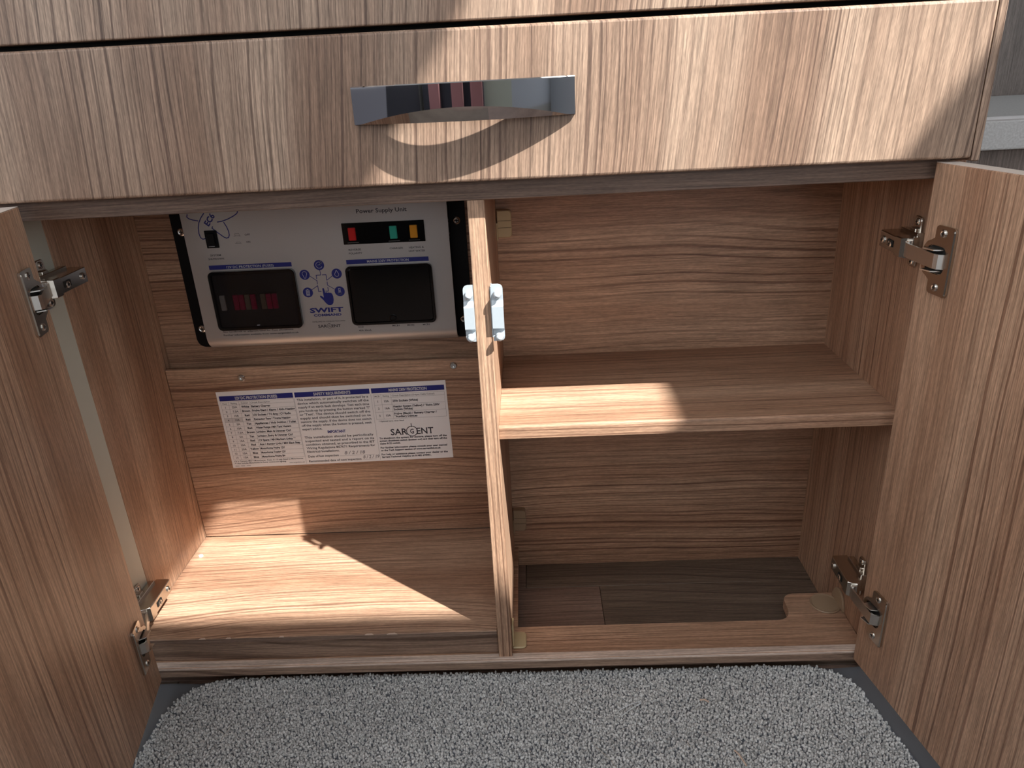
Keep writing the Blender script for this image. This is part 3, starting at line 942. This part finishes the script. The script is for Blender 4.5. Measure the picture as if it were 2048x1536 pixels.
hand = [(-.1960, .3838), (-.1954, .3848), (-.1944, .3848), (-.1938, .3838), (-.1932, .3788), (-.1922, .3796), (-.1910, .3792), (-.1904, .3786), (-.1892, .3792), (-.1880, .3786), (-.1866, .3786), (-.1850, .3774),
        (-.1842, .3740), (-.1842, .3700), (-.1852, .3660), (-.1868, .3640), (-.1890, .3634), (-.1916, .3638), (-.1940, .3660), (-.1966, .3700), (-.1998, .3738), (-.2002, .3752), (-.1990, .3758), (-.1974, .3748), (-.1956, .3730)]
bmh = P.bm('blue')
vs = [bmh.verts.new(P.pt(a, b, .0002)) for a, b in hand]
es = [bmh.edges.new((vs[i], vs[(i + 1) % len(vs)])) for i in range(len(vs))]
bmesh.ops.triangle_fill(bmh, use_beauty=True, edges=es)
P.text('blue', 'SWIFT', -.2151, .3549, .0056, .0409, 'l', True)
P.text('blue', 'COMMAND', -.2111, .3500, .0029, .0337, 'l', True)
P.text('ink', 'DEVELOPED IN CONJUNCTION WITH', -.2140, .3426, .0014, .0398)
def sargent(P, key, u0, v0, h, wd, cap):
    g = wd / 7.0
    P.text(key, 'SAR', u0, v0, h, g * 2.75)
    P.text(key, 'ENT', u0 + g * 4.25, v0, h, g * 2.75)
    P.text(key, 'G', u0 + g * 3.5, v0 + h * .12, h * .76, g * .62, 'c')
    P.ring(key, u0 + g * 3.5, v0 + h * .5, h * .80, h * .11)
    P.line(key, [(u0 + g * 3.5, v0 + h * 1.2), (u0 + g * 3.5, v0 + h * (1.75 if cap else 1.5))], h * .11)
sargent(P, 'ink', -.2078, .3356, .0036, .0275, False)
P.flush(psu, {'blue': ('blue_print', blue), 'ink': ('dark_lettering', ink), 'white': ('white_lettering', whiteink)})

# ------------------------------------------------------------------ safety label
lab = empty('safety_label', (-.21, .208, .14), 'white printed electrical safety sticker with three blue headings below the power unit', 'sticker')
TL, TR, BL = Vector((-.3558, .2079, .2523)), Vector((-.0605, .2079, .2569)), Vector((-.3543, .2079, .1418))
LU = (TR - TL); LV = (TL - BL)
SW, SH = LU.length, LV.length
bm = bmesh.new()
N_ = 24
grid = [[None] * 9 for _ in range(N_ + 1)]
for i in range(N_ + 1):
    for j in range(9):
        p = BL + LU * (i / N_) + LV * (j / 8)
        p.y = .2077
        grid[i][j] = bm.verts.new(p)
for i in range(N_):
    for j in range(8): bm.faces.new([grid[i][j], grid[i + 1][j], grid[i + 1][j + 1], grid[i][j + 1]])
e_ = bmesh.ops.extrude_face_region(bm, geom=bm.faces[:])
for v in e_['geom']:
    if isinstance(v, bmesh.types.BMVert): v.co.y = .2079
obj('paper', bm, paper, lab)
un, vn = LU.normalized(), LV.normalized()
Q = Print(Vector((TL.x, .2077, TL.z)), un, vn)
def T(key, s, u, v, h, w_=None, al='l', bold=False, **k):
    Q.text(key, s, u * SW, -v * SH - h * SH * .5, h * SH, None if w_ is None else w_ * SW, al, bold, **k)
def RC(key, u0, u1, v0, v1, lift=.0001): Q.rect(key, u0 * SW, u1 * SW, -v1 * SH, -v0 * SH, lift)
def LN(key, u0, v0, u1, v1, t=.00022): Q.line(key, [(u0 * SW, -v0 * SH), (u1 * SW, -v1 * SH)], t)
for (a, b, s, w_) in ((.010, .334, '12V DC PROTECTION (FUSES)', .185), (.341, .668, 'SAFETY REQUIREMENTS', .162), (.676, .992, 'MAINS 230V PROTECTION', .165)):
    RC('blue', a, b, .055, .118)
    T('white', s, (a + b) / 2, .0865, .034, w_, 'c', True)
# table 1
vr = [.130, .172] + [.172 + .0553 * k for k in range(1, 14)]
cols = [.012, .046, .092, .140, .334]
for v in vr: LN('grey', cols[0], v, cols[-1], v)
for c in cols: LN('grey', c, vr[0], c, vr[-1])
RC('shade', cols[0], cols[2], vr[4], vr[5], .00005)
for s, c in (('Fuse', .029), ('Rating', .069), ('Colour', .116)): T('grey', s, c, .151, .020, None, 'c')
T('grey', 'Circuit Description', .143, .151, .020, .085)
rows_ = [('25A', 'White', 'Battery Charger'), ('7.5A', 'Brown', 'Fridge Elect / Alarm / Aldo Heating'), ('10A', 'Red', '12V Sockets / TV Amp / CV Radio'), ('10A', 'Red', 'Extractor Fans / Truma Heating'),
         ('5A', 'Tan', 'Appliances / Hob Ignition / Toilet'), ('10A', 'Red', 'Water Pumps / MH Tank Heaters'), ('7.5A', 'Brown', 'Lighting, Main & Dimmer Ctrl'), ('5A', 'Tan', 'Lighting, Entry & Dimmer Ctrl'),
         ('10A', 'Red', 'CV Spare / MH Markers Lights **'), ('10A', 'Red', 'Aux / Awning Light / MH Elect Step'), ('20A', 'Yellow', 'Motorhome Fridge 12V'), ('15A', 'Blue', 'Motorhome Towing 12V'), ('15A', 'Blue', 'Motorhome Fridge B+')]
for k, (a, b, c) in enumerate(rows_):
    v = (vr[k + 1] + vr[k + 2]) / 2
    T('ink', str(k + 1), .029, v, .024, None, 'c'); T('ink', a, .069, v, .025, None, 'c'); T('ink', b, .116, v, .025, None, 'c', True)
    T('ink', c, .143, v, .026, len(c) * .0052 + .006, 'l', True)
T('ink', 'CV = Caravan, MH = Motorhome.  Fuses 11-13 only fitted to Motorhomes.', .012, .912, .017, .315)
T('ink', '** Also includes Motorhome 5v Power sockets and lighting.', .012, .940, .017, .235)
T('grey', 'www.sargentltd.co.uk', .26, .962, .015, .07); T('grey', '0000 - 0000 - 0000', .012, .975, .013, .07)
LN('grey', .337, .13, .337, .985); LN('grey', .672, .13, .672, .985)
para = ['This installation, or part of it, is protected by a', 'device which automatically switches off the', 'supply if an earth fault develops. Test each time',
        "you hook-up by pressing the button marked 'T'", "or 'Test'. The device should switch off the", 'supply and should then be switched on to', 'restore the supply. If the device does not switch',
        'off the supply when the button is pressed, seek']
for k, s in enumerate(para): T('ink', s, .347, .150 + .0475 * k, .028, .312)
T('ink', 'expert advice.', .347, .530, .028, .088)
T('blue', 'IMPORTANT', .497, .578, .034, .080, 'c', True)
para = ['This installation should be periodically', 'inspected and tested and a report on its', 'condition obtained, as prescribed in the IET', 'Wiring Regulations BS7671 Requirements for']
for k, s in enumerate(para): T('ink', s, .350, .640 + .0475 * k, .028, .308)
T('ink', 'Electrical Installations.', .350, .830, .028, .145)
T('ink', 'Date of last inspection', .350, .893, .028, .138); LN('grey', .492, .905, .650, .905)
T('ink', 'Recommended date of next inspection', .350, .958, .028, .237); LN('grey', .592, .970, .655, .970)
T('grey', '8 / 2 / 18', .515, .868, .042, .092, shear=.2); T('grey', '8 / 2 / 19', .596, .935, .042, .072, shear=.2)
cols = [.682, .715, .758, .990]; vr = [.135, .180, .268, .360, .452]
for v in vr: LN('grey', cols[0], v, cols[-1], v)
for c in cols: LN('grey', c, vr[0], c, vr[-1])
T('grey', 'MCB', .698, .158, .020, None, 'c'); T('grey', 'Rating', .736, .158, .020, None, 'c'); T('grey', 'Circuit Description (Output Cable Colour)', .762, .158, .020, .185)
for k, (a, r_) in enumerate((('10A', ['230v Sockets (White)']), ('16A', ['Heating System (Yellow) / *Extra 230V', 'Sockets (White)']), ('10A', ['Fridge (Black) / Battery Charger /', '*Auxiliary Devices']))):
    v = (vr[k + 1] + vr[k + 2]) / 2
    T('ink', str(k + 1), .698, v, .026, None, 'c'); T('ink', a, .736, v, .026, None, 'c')
    for q, s in enumerate(r_): T('ink', s, .762, v + (q - (len(r_) - 1) / 2) * .036, .025, len(s) * .0054 + .003, 'l', True)
T('ink', '* Optional items, when fitted', .690, .478, .017, .11)
sargent(Q, 'ink', .735 * SW, -.665 * SH, .080 * SH, .190 * SW, True)
for v, s, w_ in ((.700, 'To shutdown the system for storage, please turn off the', .300), (.735, 'system shutdown switch (button out) and then turn off the', .300), (.770, 'mains RCD switch.', .092),
                 (.825, 'For further information please consult your user manual', .297), (.860, 'or the Tech Support section of www.sargentltd.co.uk', .268),
                 (.915, 'For help or assistance please contact your dealer or the', .297), (.950, 'Sargent Technical Helpline on 01482 678981.', .222)):
    T('ink', s, .681, v, .022, w_, 'l', True)
Q.flush(lab, {'blue': ('blue_heading', blue), 'ink': ('dark_lettering', ink), 'white': ('white_lettering', whiteink), 'grey': ('table_rules', greyink), 'shade': ('shaded_row', paper_dk)})

# ------------------------------------------------------------------ carpet mat
ZT = -0.0220
def mat_outline(grow=0.0, ya=-.62):
    g = grow
    c = [(-.374 - g, ya), (-.3745 - g, -.060)]
    for a in range(180, 89, -10):
        c.append((-.3745 - g + .062 + .062 * math.cos(math.radians(a)), -.0560 + .0605 * math.sin(math.radians(a)) + g * .3))
    c += [(-.20, .0050), (.0, .0030), (.33, .0030)]
    for a in range(90, -1, -10):
        c.append((.338 + .058 * math.cos(math.radians(a)) + g, -.045 + .048 * math.sin(math.radians(a)) + g * .3))
    c += [(.409 + g, -.12), (.43 + g, -.25), (.45 + g, ya)]
    return c
mato = empty('carpet_mat', (0, -.2, ZF), 'grey loop pile carpet mat with rounded corners on the floor before the cabinet', 'mat')
bm = bmesh.new(); prism(bm, mat_outline(0.0), 'z', ZF + .0012, ZT - .0045, bev=.0008, seg=1)
obj('backing', bm, backing, mato)
def inside(P, x, y):
    c = np.zeros(len(x), bool); n = len(P)
    for i in range(n):
        x1, y1 = P[i]; x2, y2 = P[(i + 1) % n]
        if y1 == y2: continue
        k = ((y1 > y) != (y2 > y)) & (x < (x2 - x1) * (y - y1) / (y2 - y1) + x1)
        c ^= k
    return c
pit = 0.00262
gx, gy = np.meshgrid(np.arange(-.39, .46, pit), np.arange(-.40, .012, pit))
gx = gx + ((np.arange(gx.shape[0]) % 2) * pit * .5)[:, None]
gx = (gx + rng.normal(0, pit * .22, gx.shape)).ravel(); gy = (gy + rng.normal(0, pit * .22, gy.shape)).ravel()
k = inside(mat_outline(-.0012), gx, gy); gx, gy = gx[k], gy[k]
nt_ = len(gx)
ang = rng.uniform(0, math.pi / 2, nt_)
r0 = rng.uniform(.0012, .0018, nt_); hh = rng.uniform(.0026, .0052, nt_)
ring_a = np.arange(5) * 2 * math.pi / 5
V = np.zeros((nt_, 11, 3))
zb = ZT - .0055
lean = rng.normal(0, .0007, (nt_, 2))
for q in range(5):
    a = ang + ring_a[q]
    V[:, q, 0] = gx + np.cos(a) * r0; V[:, q, 1] = gy + np.sin(a) * r0; V[:, q, 2] = zb
    V[:, 5 + q, 0] = gx + np.cos(a) * r0 * .85 + lean[:, 0] * .7; V[:, 5 + q, 1] = gy + np.sin(a) * r0 * .85 + lean[:, 1] * .7; V[:, 5 + q, 2] = zb + hh * .72
V[:, 10, 0] = gx + lean[:, 0]; V[:, 10, 1] = gy + lean[:, 1]; V[:, 10, 2] = zb + hh
base = []
for q in range(5):
    p = (q + 1) % 5
    base += [(q, p, 5 + p), (q, 5 + p, 5 + q), (5 + q, 5 + p, 10)]
base = np.array(base)
Fa = (base[None] + (np.arange(nt_) * 11)[:, None, None]).reshape(-1, 3)
me = bpy.data.meshes.new('pile')
me.vertices.add(nt_ * 11); me.vertices.foreach_set('co', V.reshape(-1).astype(np.float32))
me.loops.add(len(Fa) * 3); me.loops.foreach_set('vertex_index', Fa.reshape(-1).astype(np.int32))
me.polygons.add(len(Fa)); me.polygons.foreach_set('loop_start', (np.arange(len(Fa)) * 3).astype(np.int32))
me.polygons.foreach_set('use_smooth', np.ones(len(Fa), bool))
me.update(calc_edges=True); me.validate()
me.materials.append(carpet)
po = bpy.data.objects.new('pile', me); COL.objects.link(po); po.parent = mato; po.location = -wloc(mato)
tag(po, kind='stuff')

# plastic film creeping out from under the mat
bm = bmesh.new()
def film(x, y):
    return ZF + .0012 + .0016 * (1 + math.sin(x * 95 + math.sin(y * 60) * 2)) * .5 + .0012 * (1 + math.sin(y * 130 + x * 30)) * .5
xs = np.linspace(-.432, .50, 90); ys = np.linspace(-.60, .0015, 60)
gv = {}
for i, x in enumerate(xs):
    for j, y in enumerate(ys): gv[i, j] = bm.verts.new((x, y, film(x, y) - .0005))
O_ = mat_outline(-.006)
for i in range(len(xs) - 1):
    for j in range(len(ys) - 1):
        mx_, my_ = (xs[i] + xs[i + 1]) / 2, (ys[j] + ys[j + 1]) / 2
        if not inside(O_, np.array([mx_]), np.array([my_]))[0]:
            bm.faces.new([gv[i, j], gv[i + 1, j], gv[i + 1, j + 1], gv[i, j + 1]])
bmesh.ops.delete(bm, geom=[v for v in bm.verts if not v.link_faces], context='VERTS')
tag(obj('plastic_film', bm, film_m, mato, 'crumpled grey plastic film', smooth=True), kind='stuff')

# bits on the carpet
ZC = ZT - .0002
bm = bmesh.new()
tube(bm, [(.1285, -.0610, ZC + .002), (.140, -.0545, ZC + .003), (.1515, -.0500, ZC + .0025), (.1530, -.0515, ZC + .0015), (.1420, -.0585, ZC + .0015), (.1300, -.0680, ZC + .001)], .00045, 6)
tag(obj('plastic_tag', bm, clearstrip), 'clear plastic loop tag lying on the middle of the grey carpet', 'litter')
def crumb(name, pts, r, label, mat):
    bm = bmesh.new(); tube(bm, pts, r, 5)
    tag(obj(name, bm, mat), label, 'litter')
crumb('wood_shaving', [(.2170, -.0475, ZC), (.2215, -.0485, ZC + .0015), (.2255, -.0515, ZC + .001)], .0009, 'pale curled shaving on the carpet right of the clear tag', debris_m)
crumb('straw_fragment', [(.2370, -.1120, ZC), (.2400, -.1180, ZC + .001), (.2440, -.1300, ZC)], .0008, 'thin cream straw fragment at the bottom right of the carpet', debris_m)
bm = bmesh.new()
for pts in ([(.000, -.030), (.004, -.045), (-.002, -.056), (-.012, -.066)], [(-.296, -.075), (-.286, -.082), (-.288, -.070), (-.292, -.088)], [(.10, -.105), (.112, -.118), (.118, -.130)], [(-.24, -.052), (-.235, -.049)], [(.192, -.098), (.194, -.108)]):
    tube(bm, [(a, b, ZC + .0006) for a, b in pts], .00022, 4)
tag(obj('loose_fibres', bm, plain('fibre', (.62, .56, .48), .8)), 'stray pale fibres caught in the carpet pile', 'fibres', kind='stuff')

# ------------------------------------------------------------------ neighbouring units seen at the right edge
wt = empty('worktop', (1.0, .25, .50), 'grey speckled worktop behind the cabinet at the right edge', 'worktop')
bm = bmesh.new(); box(bm, .46, 1.6, .25, .73, .4999, .5330, .002, 2)
obj('slab', bm, stone, wt)
bm = bmesh.new(); tube(bm, [(.46, .2530, .5338), (1.0, .2530, .5338), (1.6, .2530, .5338)], .0032, 10)
obj('edge_trim', bm, stone_edge, wt, 'pale rounded edge trim')
nb = empty('side_cabinet', (1.0, .3, ZF), 'dark wood cabinet carrying the grey worktop at the right edge', 'cabinet')
mbox('front_panel', .46, 1.6, .262, .280, ZF + .002, .4990, W['far'], nb)
mbox('side_panel', .46, .475, .2805, .73, ZF + .002, .4990, W['far'], nb)
tl = empty('tall_panel', (1.0, .74, .54), 'dark grey wood panel standing behind the grey worktop', 'panel')
mbox('board', .46, .632, .735, .75, .10, 1.2, W['far'], tl)
mbox('board', .635, 1.6, .735, .75, .10, 1.2, W['far'], tl)
# unseen seating added opposite, to give the chrome handle dark and plum reflections
st = empty('added_bench', (-.2, -2.0, ZF), 'dark upholstered bench added behind the photographer for the handle to reflect', 'bench')
mbox('seat_base', -1.1, .38, -2.25, -1.75, .36, .42, curtain_m, st, bev=.02, seg=2)
mbox('backrest', -1.1, .38, -2.25, -2.08, .4205, .76, curtain_m, st, bev=.02, seg=2)
for lx in (-1.05, .30):
    for ly in (-2.2, -1.82):
        mbox('leg', lx, lx + .04, ly, ly + .04, ZF + .0005, .3595, curtain_m, st)
for i, x in enumerate((-.75, -.22, .20)):
    c_ = mbox('cushion', x - .13, x + .13, -2.07, -1.95, .425, .75, pink_m, None, bev=.03, seg=3)
    tag(c_, ('added plum cushion at the left end of the dark bench', 'added plum cushion in the middle of the dark bench', 'added plum cushion at the right end of the dark bench')[i], 'cushion', 'cushions on the bench')

lu = mbox('dark_reflected_unit', -1.19, -0.98, -1.7, -0.2, ZF + .001, .60, curtain_m, None, bev=.004)  # unseen block put here to darken the left end of the chrome reflection
tag(lu, 'dark low unit added along the left wall to darken the handle reflection', 'storage unit')
